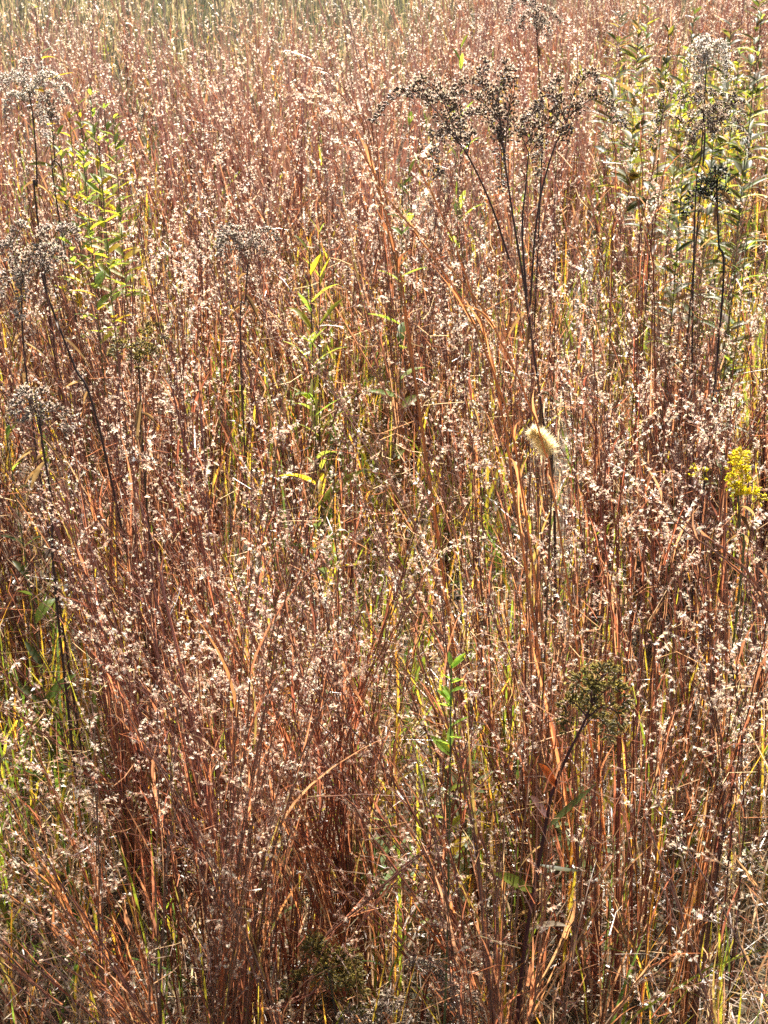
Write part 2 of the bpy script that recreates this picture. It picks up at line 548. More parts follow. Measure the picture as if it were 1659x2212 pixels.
# yellowing blades standing up through the grass where it glows yellow green
YEL = [(650, 620, .5, .22, .3, .9), (800, 560, .5, .22, .3, .9), (560, 520, .5, .2, .3, .6), (900, 760, .45, .18, .2, .6), (200, 290, .5, .3, .5, .8), (760, 460, .5, .3, .4, .6),
       (1560, 250, .6, .5, .9, .8), (1630, 600, .5, .15, .4, .7), (620, 1250, .3, .2, .2, .5), (330, 560, .5, .2, .3, .5), (1450, 450, .5, .3, .4, .4), (40, 1250, .3, .12, .3, .6)]
for (y0, y1, dens, sc) in ((1.3, 2.6, 560, 1.0), (2.6, 7.0, 320, 1.3)):
    xy = field_points(y0, y1, dens)
    xy = xy[rng.random(len(xy)) < np.clip(blobs(xy[:, 0], xy[:, 1], YEL), 0, 1)]
    n = len(xy)
    blades(g, xy, U(0.15, 0.50, n), U(0.0011, 0.0026, n) * sc, pal([(0.40, .36, .05), (.50, .36, .05), (.22, .26, .05), (.15, .2, .04), (.55, .30, .05)], n), LEAF, 0.22)
# thicker, greener where the bluestem is thin
for (y0, y1, dens, sc) in ((1.1, 2.8, 1100, 1.0), (2.8, 5.5, 700, 1.5), (5.5, 12.0, 350, 2.4)):
    xy = field_points(y0, y1, dens)
    b = blobs(xy[:, 0], xy[:, 1], [q for q in THIN])
    xy = xy[rng.random(len(xy)) < np.clip(b * 0.8, 0, 1)]
    n = len(xy)
    blades(g, xy, U(0.08, 0.36, n) * (1 + (sc - 1) * .4), U(0.0015, 0.0042, n) * sc, pal(GREEN, n, [.25, .2, .2, .2, .15]), LEAF, 0.6)
tag(g.build("undergrowth"), "green and yellow blades growing low among the red grass", "undergrowth", kind='stuff')

g = Geo()
for (y0, y1, dens, sc) in ((1.05, 2.6, 2600, 1.0), (2.6, 5.0, 900, 1.5), (5.0, 11.0, 140, 2.5)):
    xy = field_points(y0, y1, dens)
    n = len(xy)
    blades(g, xy, U(0.05, 0.24, n), U(0.0006, 0.0020, n) * sc, pal(STRAW, n, [.3, .2, .3, .2]), BLADE, 1.1, 0.75)
    # flat litter
    m = n
    O = np.stack([xy[:, 0] + U(-.02, .02, m), xy[:, 1], U(0.004, 0.03, m)], 1)
    D = norm(rng.normal(size=(m, 3)) * np.array([1, 1, 0.12])) * U(0.03, 0.14, m)[:, None]
    g.hair(O, D, U(0.0008, 0.002, m) * sc, pal(STRAW, m, [.2, .1, .4, .3]) * 0.7, BLADE)
tag(g.build("dead_grass"), "pale curled dead blades and thatch lying under the standing grass", "dead grass", kind='stuff')

g = Geo()
FAR = [(0.13, 0.13, 0.07), (0.16, 0.15, 0.09), (0.20, 0.175, 0.12), (0.10, 0.11, 0.06), (0.22, 0.175, 0.13)]
for (y0, y1, dens, sc) in ((7.2, 14.0, 420, 3.0), (14.0, 34.0, 90, 7.0)):
    xy = field_points(y0, y1, dens, 0.6)
    e = patch_edge(xy[:, 0], xy[:, 1])
    xy = xy[rng.random(len(xy)) > e * 0.85]
    n = len(xy)
    blades(g, xy, U(0.2, 0.55, n), U(0.001, 0.002, n) * sc, pal(FAR, n), STEM, 0.4)
    blades(g, xy[::3], U(0.3, 0.6, len(xy[::3])), U(0.001, 0.002, len(xy[::3])) * sc, pal(FAR, len(xy[::3])) * 1.6, BLADE, 0.3)
tag(g.build("field_grass"), "soft olive green grass of the open field behind the red grass", "field grass", kind='stuff')


# ------------------------------------------------------------------ single plants
def spline(pts, n):
    """smooth curve through pts, n samples"""
    pts = np.asarray(pts, float)
    if len(pts) == 2:
        k = np.linspace(0, 1, n)[:, None]
        return pts[0] * (1 - k) + pts[1] * k
    q = np.vstack([2 * pts[0] - pts[1], pts, 2 * pts[-1] - pts[-2]])
    out = []
    seg = len(pts) - 1
    for u in np.linspace(0, seg - 1e-6, n):
        i = int(u); f = u - i
        p0, p1, p2, p3 = q[i:i + 4]
        out.append(0.5 * ((2 * p1) + (-p0 + p2) * f + (2 * p0 - 5 * p1 + 4 * p2 - p3) * f * f + (-p0 + 3 * p1 - 3 * p2 + p3) * f ** 3))
    return np.array(out)


def curve_pt(C, t):
    x = np.clip(np.asarray(t), 0, 1) * (len(C) - 1)
    i = np.minimum(x.astype(int), len(C) - 2)
    f = (x - i)[:, None]
    return C[i] * (1 - f) + C[i + 1] * f


SEED = dict(
    grey=dict(body=[(0.17, 0.115, 0.075), (0.26, 0.19, 0.13)], puff=[(0.66, 0.55, 0.43), (0.76, 0.66, 0.54), (0.48, 0.37, 0.28)]),
    pale=dict(body=[(0.45, 0.36, 0.27)], puff=[(0.86, 0.79, 0.68), (0.80, 0.70, 0.58)]),
    brown=dict(body=[(0.11, 0.07, 0.045), (0.17, 0.11, 0.07)], puff=[(0.55, 0.43, 0.31), (0.66, 0.54, 0.41), (0.36, 0.26, 0.18)]),
    olive=dict(body=[(0.13, 0.10, 0.03), (0.20, 0.15, 0.03)], puff=[(0.34, 0.27, 0.06), (0.26, 0.20, 0.07), (0.40, 0.32, 0.10)]),
    yellow=dict(body=[(0.75, 0.55, 0.02)], puff=[(0.88, 0.72, 0.02), (0.88, 0.78, 0.04)]),
    dark=dict(body=[(0.02, 0.025, 0.012)], puff=[(0.06, 0.055, 0.035), (0.03, 0.035, 0.02)]),
)


def seed_arm(g, C, style, spacing=0.0032, size=1.0, top=0.3):
    """dense little seed heads along an arching arm"""
    s = SEED[style]
    L = np.linalg.norm(np.diff(C, axis=0), axis=1).sum()
    n = max(6, int(L / spacing * 3.6))
    t = U(0.08, 1.0, n)
    t = t[np.sin(t * 23 + U(0, 6)) + rng.normal(size=n) * .5 > -0.7]
    n = len(t)
    O = curve_pt(C, t)
    T = norm(curve_pt(C, t + 0.02) - curve_pt(C, t - 0.02))
    r = rng.normal(size=(n, 3)); r[:, 2] = np.abs(r[:, 2]) * 1.2 + top
    r = norm(r - (r * T).sum(1, keepdims=True) * T)
    st = U(0.002, 0.0110, n) * size * np.sin(np.pi * (0.15 + 0.8 * t)) ** 0.5
    D = norm(r + T * 0.4)
    tipp = O + D * st[:, None]
    # stalklet
    g.hair(O, D * st[:, None], 0.00035 * size, pal(s['body'], n), WOOD)
    # involucre: a small three-sided pod
    K = np.array([0, 0.4, 1.0])
    P = tipp[:, None] + D[:, None] * (K * 0.0045 * size)[None, :, None]
    g.tube(P, np.array([0.0006, 0.0015, 0.0011]) * size, pal(s['body'], n), WOOD, 4)
    # loose threads of down
    lo = rng.random(n) < 0.35
    g.hair(tipp[lo], norm(D[lo] + rng.normal(size=(lo.sum(), 3)) * .8) * U(.006, .013, lo.sum())[:, None], 0.00025, pal(s['puff'], int(lo.sum())), FLUFF)
    nh = 8
    OO = np.repeat(tipp + D * 0.0032 * size, nh, 0)
    DD = norm(np.repeat(D, nh, 0) * 0.9 + rng.normal(size=(n * nh, 3)) * 0.55) * (U(0.0025, 0.0050, n * nh) * size)[:, None]
    g.hair(OO, DD, 0.00055 * size, np.repeat(pal(s['puff'], n), nh, 0), FLUFF)


def leaf_mesh(O, D, ln, wd, col, droop=0.3, fold=0.35, roll=0.0):
    g = Geo()
    D = norm(np.asarray(D, float)); K = 9
    k = np.linspace(0, 1, K)
    P = np.asarray(O)[None] + D[None] * (k * ln)[:, None]
    P[:, 2] -= droop * ln * k ** 2
    side = np.cross(D, [0, 0, 1.0])
    side = norm(side) if np.linalg.norm(side) > 1e-3 else np.array([1.0, 0, 0])
    upv = norm(np.cross(side, D))
    side = side * math.cos(roll) + upv * math.sin(roll)
    w = wd * 0.5 * np.sin(np.clip(k, 0.03, 0.985) ** 0.8 * np.pi) ** 0.8
    c = np.asarray(col)[None] * (0.9 + 0.2 * rng.random((K, 1)))
    g.ribbon(P[None], w[None], np.broadcast_to(side, (1, K, 3)), c[None], LEAF, fold)
    return g


def stalk(name, C, r0, r1, col, parent, origin, mat=WOOD):
    g = Geo()
    n = len(C)
    R = np.linspace(r0, r1, n)
    c = np.asarray(col)[None] * (0.8 + 0.4 * rng.random((n, 1)))
    g.tube(C[None], R[None], c[None], mat, 6)
    return g.build(name, parent, origin)


def goldenrod(label, heads, stem_pts, style='grey', stem_col=(0.06, 0.035, 0.03), r=0.0022, leaves=(), group="dried goldenrod plants", cat="goldenrod", size=1.0, extra=()):
    """heads: list of (branch stem points, [arm curves]); stem_pts from the top of the common stem to the ground"""
    C = spline(stem_pts, 24)
    org = np.array([C[-1][0], C[-1][1], 0.0])
    root = thing("goldenrod", org, label, cat, group)
    stalk("stem", C[::-1], r, r * 0.6, stem_col, root, org)
    for br, arms in heads:
        if br is not None:
            B = spline(br, 14)
            bo = stalk("branch", B, r * 0.7, r * 0.4, stem_col, root, org)
        for A in arms:
            A = np.asarray(A, float)
            A = A + np.cumsum(rng.normal(size=A.shape) * 0.0045, 0) * (np.arange(len(A)) > 0)[:, None]
            AC = spline(A, 14)
            ao = stalk("flower_branch", AC, r * 0.35, r * 0.15, stem_col, root, org)
            g = Geo()
            seed_arm(g, AC, style, size=size)
            po = g.build("seed_plume", None, None)
            po.parent = ao
            me = po.data
            me.transform(__import__('mathutils').Matrix.Translation([-float(x) for x in org]))
    for q in range(7):
        # shrivelled leaves still hanging on the stalk
        f = U(0.05, 0.75)
        o = curve_pt(C, np.array([f]))[0]
        a = U(0, 6.28)
        leaf_mesh(o, (math.cos(a), math.sin(a), U(-.6, .3)), U(.018, .045), U(.004, .008), np.array([(.16, .10, .06), (.26, .18, .11), (.10, .065, .045)][q % 3]), droop=U(.4, 1.1), fold=.9, roll=U(-1, 1)).build("leaf", root, org)
    for lf in leaves:
        leaf_mesh(*lf[:5], **(lf[5] if len(lf) > 5 else {})).build("leaf", root, org)
    return root


def arms_auto(top, down, n, ln, drop, rad_bias=(0, 0), spread=1.0, first=0.0):
    """n arching arms leaving the last stretch of a stem (top point, direction down)"""
    out = []
    for i in range(n):
        f = first + (i / max(n - 1, 1)) ** 0.9
        o = np.asarray(top) + np.asarray(down) * f
        a = i * 2.4 + U(-.5, .5)
        d = np.array([math.cos(a) + rad_bias[0], math.sin(a) * 0.8 + rad_bias[1], 0.0]) * spread
        l = ln * (0.55 + 0.6 * f) * U(0.75, 1.2)
        out.append([o, o + d * l * 0.4 + np.array([0, 0, l * 0.32]), o + d * l * 0.8 + np.array([0, 0, l * 0.30]), o + d * l * 1.1 + np.array([0, 0, l * 0.30 - drop * l])])
    # the tip itself
    out.append([np.asarray(top), np.asarray(top) + np.array([0.006, 0.0, ln * 0.22]), np.asarray(top) + np.array([0.015, 0.0, ln * 0.36])])
    return out


def px_arm(pts, Y, dY=0.0):
    k = np.linspace(0, 1, len(pts))
    return [at(px, py, Y + dY * kk) for (px, py), kk in zip(pts, k)]


# 1: the big one right of the middle
Y = 2.1
goldenrod("tall dried goldenrod whose four dark stems fan into wide brown seed clusters",
    [(px_arm([(1130, 600), (1111, 487), (1098, 400), (1084, 300), (1076, 215)], Y),
      [px_arm([(1076, 215), (1082, 170), (1097, 120)], Y, .03), px_arm([(1078, 240), (1060, 190), (1020, 165), (985, 185)], Y, -.03),
       px_arm([(1082, 270), (1040, 225), (985, 215), (925, 240)], Y, .05), px_arm([(1080, 260), (1075, 225), (1068, 180), (1076, 140)], Y, -.05),
       px_arm([(1086, 320), (1070, 290), (1068, 330), (1066, 400)], Y, .06), px_arm([(1090, 330), (1100, 250), (1105, 190), (1100, 150)], Y, .08),
       px_arm([(1084, 300), (1050, 262), (1010, 270), (990, 300)], Y, .09)]),
     (px_arm([(1100, 560), (1060, 440), (1010, 335), (975, 290)], Y, -.05),
      [px_arm([(990, 300), (940, 240), (880, 225), (820, 290)], Y - .05, .04), px_arm([(985, 290), (960, 230), (915, 200), (880, 235)], Y - .05, -.06),
       px_arm([(1000, 320), (970, 290), (945, 290), (925, 330)], Y - .05, .05), px_arm([(995, 300), (1000, 250), (975, 215), (940, 205)], Y - .05, .0),
       px_arm([(1010, 330), (1000, 300), (975, 300), (950, 285)], Y - .05, .08), px_arm([(950, 280), (930, 300), (925, 340), (930, 370)], Y - .05, .0)]),
     (px_arm([(1138, 640), (1128, 500), (1136, 400), (1142, 330)], Y, .04),
      [px_arm([(1142, 330), (1130, 280), (1105, 255), (1075, 262)], Y + .04, .03), px_arm([(1142, 320), (1160, 270), (1190, 262), (1210, 290)], Y + .04, -.04),
       px_arm([(1142, 300), (1140, 260), (1130, 235), (1120, 240)], Y + .04, .06), px_arm([(1146, 330), (1170, 290), (1165, 330), (1160, 370)], Y + .04, .02)]),
     (px_arm([(1145, 660), (1160, 470), (1190, 340), (1225, 262)], Y, .0),
      [px_arm([(1225, 262), (1225, 215), (1250, 195), (1275, 215)], Y, .04), px_arm([(1222, 265), (1195, 210), (1165, 195), (1150, 235)], Y, -.04),
       px_arm([(1230, 250), (1270, 190), (1310, 190), (1350, 240)], Y, .05), px_arm([(1218, 270), (1190, 240), (1160, 250), (1145, 290)], Y, .05),
       px_arm([(1228, 255), (1250, 230), (1245, 260), (1240, 300)], Y, -.05), px_arm([(1225, 262), (1212, 225), (1205, 190), (1215, 170)], Y, .08)])],
    px_arm([(1130, 600), (1150, 740), (1172, 900), (1198, 1120)], Y) + [np.array([at(1198, 1120, Y)[0] + .03, Y + .02, 0.0])],
    'brown', (0.085, 0.045, 0.038), 0.0025)

# 2: far left top, pale arching arms
Y = 2.9
goldenrod("dried goldenrod with pale drooping plumes arching over a grey centre, far upper left",
    [(px_arm([(78, 330), (70, 240), (60, 190)], Y),
      [px_arm([(62, 240), (72, 200), (90, 190), (125, 205), (145, 230)], Y, .05), px_arm([(60, 220), (40, 185), (15, 180), (-15, 205)], Y, .05),
       px_arm([(60, 215), (75, 185), (100, 180), (140, 222)], Y, -.08), px_arm([(60, 230), (45, 205), (20, 200), (5, 240)], Y, -.1),
       px_arm([(62, 200), (60, 165), (66, 140), (90, 150), (95, 190)], Y, .02), px_arm([(58, 200), (42, 160), (15, 148), (-10, 165)], Y, .02),
       px_arm([(66, 260), (85, 235), (95, 250), (100, 290)], Y, .08)])],
    px_arm([(78, 330), (80, 400), (82, 480)], Y) + [np.array([at(82, 480, Y)[0] + .02, Y, 0.0])], 'pale', (0.07, 0.045, 0.035), 0.0026)
goldenrod("small grey headed dried goldenrod right beside the pale plumed one at the left",
    [(None, [px_arm([(112, 260), (105, 225), (90, 215), (75, 240)], Y, .04), px_arm([(112, 265), (112, 230), (106, 205)], Y, .0), px_arm([(112, 262), (125, 235), (135, 250)], Y, -.03)])],
    px_arm([(112, 262), (118, 340), (126, 460)], Y + .1) + [np.array([at(126, 460, Y)[0] + .04, Y + .1, 0.0])], 'grey', (0.06, 0.04, 0.035), 0.002)

# 3: left middle
Y = 2.0
goldenrod("dried goldenrod with a ragged grey head touching the left edge, its stem dropping straight down",
    [(None, [px_arm([(45, 640), (40, 570), (20, 540), (-10, 560)], Y, .04), px_arm([(45, 620), (50, 560), (75, 545), (100, 575)], Y, .03),
       px_arm([(40, 600), (20, 520), (5, 500), (-15, 520)], Y, -.04), px_arm([(42, 590), (40, 530), (42, 495), (60, 480)], Y, .0),
       px_arm([(46, 640), (30, 600), (10, 600), (-10, 640)], Y, .04), px_arm([(46, 620), (55, 590), (52, 640), (55, 680)], Y, -.04)])],
    px_arm([(45, 620), (52, 760), (75, 950), (105, 1150)], Y) + [np.array([at(105, 1150, Y)[0] + .02, Y, 0.0])], 'grey', (0.07, 0.042, 0.035), 0.002)
goldenrod("dark goldenrod stalk at the left slanting down to the right from a frosted head",
    [(None, [px_arm([(92, 600), (100, 530), (125, 505), (150, 530)], Y, .04), px_arm([(90, 590), (105, 545), (120, 545), (135, 580)], Y, -.03),
       px_arm([(88, 580), (92, 520), (110, 490)], Y, .05)])],
    px_arm([(90, 590), (110, 660), (160, 790), (225, 970)], Y - .05) + [np.array([at(225, 970, Y)[0] + .08, Y, 0.0])], 'grey', (0.06, 0.035, 0.03), 0.0022)
# 4: small grey head
Y = 2.35
goldenrod("small grey goldenrod head standing alone among the fluff in the upper left",
    [(None, [px_arm([(535, 590), (520, 530), (490, 505), (465, 530)], Y, .03), px_arm([(535, 580), (545, 525), (575, 505), (600, 525)], Y, .03),
       px_arm([(533, 570), (515, 520), (500, 530), (492, 560)], Y, -.05), px_arm([(536, 570), (545, 520), (560, 520), (575, 545)], Y, -.04),
       px_arm([(535, 560), (530, 520), (525, 500)], Y, .0), px_arm([(533, 560), (510, 500), (480, 500), (470, 545)], Y, .06)])],
    px_arm([(535, 570), (530, 650), (520, 760)], Y) + [np.array([at(520, 760, Y)[0], Y, 0.0])], 'grey', (0.10, 0.06, 0.045), 0.0019)
# 5
Y = 1.75
goldenrod("low smoky grey goldenrod head by the left edge over a thick black stem",
    [(None, [px_arm([(85, 930), (70, 860), (45, 850), (30, 880)], Y, .03), px_arm([(85, 920), (90, 850), (85, 830)], Y, .03), px_arm([(85, 930), (105, 890), (140, 900), (150, 930)], Y, .05),
       px_arm([(84, 900), (60, 870), (50, 885), (45, 915)], Y, -.03)])],
    px_arm([(85, 900), (92, 960), (112, 1100), (122, 1300)], Y) + [np.array([at(122, 1300, Y)[0], Y, 0.0])], 'grey', (0.065, 0.04, 0.035), 0.0021)
# 6: right top drooping pale arms
Y = 3.1
goldenrod("dried goldenrod whose pale arms hang straight down like a tassel, near the top right corner",
    [(None, [px_arm([(1525, 160), (1520, 110), (1510, 100), (1500, 130), (1498, 170)], Y, .0), px_arm([(1525, 160), (1530, 110), (1532, 105), (1528, 150), (1524, 200)], Y, -.08),
       px_arm([(1525, 160), (1545, 105), (1555, 110), (1562, 150), (1560, 200)], Y, .05), px_arm([(1525, 150), (1520, 100), (1508, 92), (1488, 110), (1480, 150)], Y, .08),
       px_arm([(1525, 150), (1535, 95), (1545, 92), (1575, 120), (1580, 160)], Y, .08)])],
    px_arm([(1525, 160), (1520, 260), (1515, 400)], Y) + [np.array([at(1515, 400, Y)[0], Y, 0.0])], 'pale', (0.07, 0.045, 0.035), 0.0025)
goldenrod("dark brown goldenrod seed clusters on a thin stem, just below the tasselled plant",
    [(None, arms_auto(at(1490, 225, Y - .3), (0, 0, -0.06), 6, 0.09, 0.6) + arms_auto(at(1560, 240, Y - .3), (0, 0, -0.05), 5, 0.08, 0.6))],
    px_arm([(1520, 240), (1515, 330), (1500, 500)], Y - .3) + [np.array([at(1500, 500, Y)[0], Y - .3, 0.0])], 'brown', (0.05, 0.035, 0.03), 0.002)
Y = 2.2
goldenrod("small blackish seed head on a dark stalk by the right edge, below the tasselled plant",
    [(None, arms_auto(at(1548, 395, Y), (0, 0, -0.03), 5, 0.04, 0.5))],
    px_arm([(1548, 395), (1552, 520), (1556, 700)], Y) + [np.array([at(1556, 700, Y)[0], Y, 0.0])], 'dark', (0.03, 0.022, 0.022), 0.0022)
Y = 3.3
goldenrod("goldenrod arching in a grey curl at the top edge, right of the middle",
    [(None, [px_arm([(1160, 70), (1140, 20), (1110, 15), (1092, 60)], Y, .03), px_arm([(1160, 75), (1160, 25), (1180, 15), (1215, 40)], Y, .03),
       px_arm([(1160, 80), (1145, 45), (1120, 40), (1105, 70)], Y, -.1), px_arm([(1160, 70), (1155, 20), (1150, 0)], Y, .0), px_arm([(1160, 80), (1180, 40), (1195, 50), (1205, 80)], Y, .08)])],
    px_arm([(1160, 80), (1165, 180), (1170, 350)], Y) + [np.array([at(1170, 350, Y)[0], Y, 0.0])], 'grey', (0.08, 0.05, 0.04), 0.0022)
# 7: olive headed one with red stem in the lower right
Y = 1.34
def lf(px, py, tx, ty, Yb, wd, col, **kw):
    o, e = at(px, py, Yb), at(tx, ty, Yb + kw.pop('dy', -0.02))
    d = e - o
    return (o, d, float(np.linalg.norm(d)), wd, col, kw)
goldenrod("olive brown goldenrod on a dark red stalk with a few drooping leaves, lower right",
    [(px_arm([(1190, 1720), (1222, 1640), (1262, 1560), (1285, 1500)], Y),
      [px_arm([(1285, 1510), (1270, 1470), (1250, 1470), (1235, 1500)], Y, .03), px_arm([(1285, 1500), (1300, 1455), (1325, 1450), (1350, 1480)], Y, .03),
       px_arm([(1270, 1550), (1250, 1540), (1232, 1560), (1222, 1600)], Y, -.03), px_arm([(1270, 1550), (1300, 1530), (1325, 1545), (1330, 1590)], Y, .0),
       px_arm([(1285, 1500), (1290, 1450), (1295, 1425)], Y, .0), px_arm([(1262, 1570), (1270, 1560), (1285, 1580), (1290, 1610)], Y, .05),
       px_arm([(1275, 1530), (1262, 1500), (1255, 1530), (1245, 1560)], Y, .05), px_arm([(1275, 1530), (1300, 1490), (1320, 1505), (1335, 1540)], Y, -.04)])],
    px_arm([(1190, 1720), (1176, 1800), (1150, 1940), (1122, 2150)], Y) + [np.array([at(1122, 2150, Y)[0], Y, 0.0])],
    'olive', (0.075, 0.022, 0.025), 0.0031,
    [lf(1150, 1925, 1068, 1870, Y, .018, (0.16, 0.20, 0.03), droop=.15, roll=.5), lf(1165, 1868, 1262, 1890, Y, .013, (0.09, 0.10, 0.045), droop=-.1, roll=.3),
     lf(1205, 1700, 1165, 1640, Y, .016, (0.42, 0.10, 0.03), droop=.1, roll=.9), lf(1186, 1765, 1145, 1710, Y, .018, (0.34, 0.20, 0.20), droop=.1, roll=.7),
     lf(1180, 1790, 1290, 1680, Y, .010, (0.10, 0.13, 0.04), droop=.1, dy=.02), lf(1140, 2010, 1230, 1960, Y, .012, (0.30, 0.25, 0.18), droop=.4)],
    "goldenrod plants")
# 8: yellow flowers
Y = 1.8
goldenrod("goldenrod still in bright yellow flower by the right edge",
    [(None, [px_arm([(1595, 1085), (1585, 1030), (1590, 1000), (1602, 985)], Y, .0), px_arm([(1595, 1085), (1578, 1050), (1575, 1060)], Y, .02),
             px_arm([(1600, 1080), (1612, 1040), (1600, 1010)], Y, .02), px_arm([(1530, 1040), (1512, 1022), (1498, 1026)], Y, .0),
             px_arm([(1628, 1075), (1640, 1058), (1650, 1070)], Y, .0)])],
    px_arm([(1595, 1070), (1598, 1150), (1600, 1250)], Y) + [np.array([at(1600, 1250, Y)[0], Y, 0.0])], 'yellow', (0.14, 0.16, 0.05), 0.0019, (),
    "goldenrod plants", size=1.15)
# 9: bottom ones
Y = 1.36
goldenrod("dark goldenrod head with bronze yellow flecks close to the bottom edge, left of the middle",
    [(None, arms_auto(at(700, 2065, Y), (0.01, 0, -0.035), 7, 0.045, 0.5) + arms_auto(at(740, 2105, Y), (0.01, 0, -0.02), 4, 0.04, 0.5))],
    [at(705, 2070, Y), at(735, 2212, Y) * np.array([1, 1, .75]), np.array([at(735, 2212, Y)[0], Y, 0.0])], 'olive', (0.06, 0.05, 0.035), 0.0022)
goldenrod("weathered grey goldenrod head lying over at the bottom edge, just right of the middle",
    [(None, [px_arm([(900, 2095), (940, 2085), (965, 2105), (985, 2140)], Y, .02), px_arm([(920, 2090), (960, 2110), (1000, 2150), (1025, 2200)], Y, .02),
             px_arm([(960, 2105), (975, 2150), (985, 2190)], Y, -.02), px_arm([(870, 2085), (905, 2078), (935, 2095)], Y, .02), px_arm([(985, 2130), (1010, 2180), (1010, 2230)], Y, .0)])],
    [at(985, 2130, Y), at(1000, 2230, Y), np.array([at(990, 2212, Y)[0], Y + .03, 0.0])], 'grey', (0.06, 0.05, 0.04), 0.002)
goldenrod("low grey seed head cut by the bottom edge, left of the leaning grey one",
    [(None, arms_auto(at(800, 2195, Y - .02), (0.0, 0, -0.02), 6, 0.05, 0.5))],
    [at(800, 2200, Y - .02), at(800, 2300, Y - .02), np.array([at(800, 2212, Y)[0], Y, 0.0])], 'grey', (0.07, 0.06, 0.05), 0.0018)
Y = 1.9
goldenrod("bronze goldenrod curl half hidden by the fluff, left of the middle in the upper third",
    [(None, [px_arm([(300, 800), (290, 740), (270, 725), (255, 760)], Y, .02), px_arm([(300, 800), (310, 735), (335, 722), (350, 740)], Y, .02), px_arm([(300, 790), (300, 745), (305, 725)], Y, 0),
             px_arm([(340, 790), (330, 750), (315, 755), (305, 790)], Y, -.03)])],
    px_arm([(300, 800), (305, 900), (310, 1000)], Y) + [np.array([at(310, 1000, Y)[0], Y, 0.0])], 'olive', (0.07, 0.05, 0.03), 0.0018)


# foxtail
Y = 1.52
top, bot = at(1148, 930, Y), at(1186, 980, Y)
root_xy = np.array([at(1192, 1100, Y)[0] + .01, Y + .02, 0.0])
fox = thing("foxtail_grass", root_xy, "single straw yellow bristly foxtail head bent over on a dark stem, right of the middle", "foxtail grass")
SC = spline([bot + np.array([0.001, 0, -.001]), at(1187, 1010, Y), at(1190, 1100, Y), root_xy], 16)
stalk("stem", SC[::-1], 0.0013, 0.0009, (0.12, 0.065, 0.04), fox, root_xy)
HC = spline([bot, (top + bot) / 2 + np.array([0.003, 0, 0.002]), top], 12)
g = Geo()
n = 300
t_ = U(0, 1, n)
O = curve_pt(HC, t_); T = norm(curve_pt(HC, t_ + .05) - curve_pt(HC, t_ - .05))
r = norm(np.cross(T, rand_dir(n)))
g.tube(HC[None], np.linspace(.0012, .0006, 12)[None], np.array([[[0.22, .14, .06]]]) * np.ones((1, 12, 1)), WOOD, 5)
D = norm(r + T * .3)
P = O[:, None] + D[:, None] * np.array([0.0005, .002, .0036])[None, :, None]
g.tube(P, np.array([.0004, .0011, .0003]), pal([(0.50, .36, .15)], n), BLADE, 4)
spike = g.build("seed_spike", fox, root_xy)
g = Geo()
O2 = np.repeat(O + D * .002, 8, 0)
D2 = norm(np.repeat(D, 8, 0) + rng.normal(size=(n * 8, 3)) * .5) * (U(.007, .018, n * 8) * np.repeat(1.05 - .45 * t_ - .3 * (t_ < .12), 8))[:, None]
g.hair(O2, D2, .00032, pal([(0.88, .78, .52), (0.84, .72, .46)], n * 8, None, .06), FLUFF)
b = g.build("bristles", fox, root_xy)


# leafy forbs
def forb(label, top, base, nleaf, ln, wd, cols, up=0.6, stem_col=(0.12, 0.14, 0.05), droop=0.35, t0=0.0, t1=0.7, name="leafy_plant", cat="plant", group="leafy green plants", r=0.0017):
    org = np.array([base[0], base[1], 0.0])
    C = spline([top, (np.asarray(top) + org) / 2 + np.array([U(-.01, .01), 0, 0]), org], 14)
    root = thing(name, org, label, cat, group)
    stalk("stem", C[::-1], r, r * .5, stem_col, root, org)
    for i in range(nleaf):
        f = t0 + (t1 - t0) * (i / max(nleaf - 1, 1)) ** 1.1
        o = curve_pt(C, np.array([f]))[0]
        a = i * 2.399 + U(-1.2, 1.2)
        f = float(np.clip(f + U(-.05, .05), 0, 1)); o = curve_pt(C, np.array([f]))[0]
        u = up * (1.5 - f) if i > 2 else up * 1.9
        d = np.array([math.cos(a), math.sin(a), u])
        sz = (0.55 + 0.6 * min(1, f * 3)) * U(.8, 1.15)
        col = np.array(cols[int(rng.integers(len(cols)))]) * U(.85, 1.15)
        leaf_mesh(o, d, ln * sz, wd * sz, col, droop=droop * U(.5, 1.4), roll=U(-.5, .5)).build("leaf", root, org)
    return root


def fb(px, py, Y, dx=0.0, **kw):
    tpt = at(px, py, Y)
    return tpt, np.array([tpt[0] + dx, Y + .02])

LG = [(0.20, 0.30, 0.05), (0.16, 0.26, 0.05), (0.26, 0.34, 0.06)]
YG = [(0.34, 0.34, 0.04), (0.26, 0.30, 0.05), (0.48, 0.36, 0.03), (0.18, 0.24, 0.05)]
DG = [(0.055, 0.08, 0.02), (0.08, 0.10, 0.022), (0.11, 0.11, 0.025)]
tb = fb(975, 1440, 1.31); forb("bright green leafy shoot standing alone in the red grass, below the middle", tb[0], tb[1], 16, .042, .012, [(0.30, .48, .07), (0.24, .40, .06)], .6, droop=.2, t1=.13)
tb = fb(195, 205, 3.1); forb("green shoot with upright tip, highest of the green patch at the upper left", tb[0], tb[1], 34, .06, .014, LG + YG, .7, t1=.4)
tb = fb(150, 255, 3.0); forb("yellow green leafy stem at the left of the green patch, upper left", tb[0], tb[1], 34, .06, .014, YG, .6, t1=.4)
tb = fb(245, 255, 3.0); forb("yellowing leafy stem at the right of the green patch, upper left", tb[0], tb[1], 34, .06, .014, YG, .6, t1=.4)
tb = fb(212, 300, 2.8); forb("low leafy stem in front of the green patch, upper left", tb[0], tb[1], 30, .055, .014, YG, .6, t1=.4)
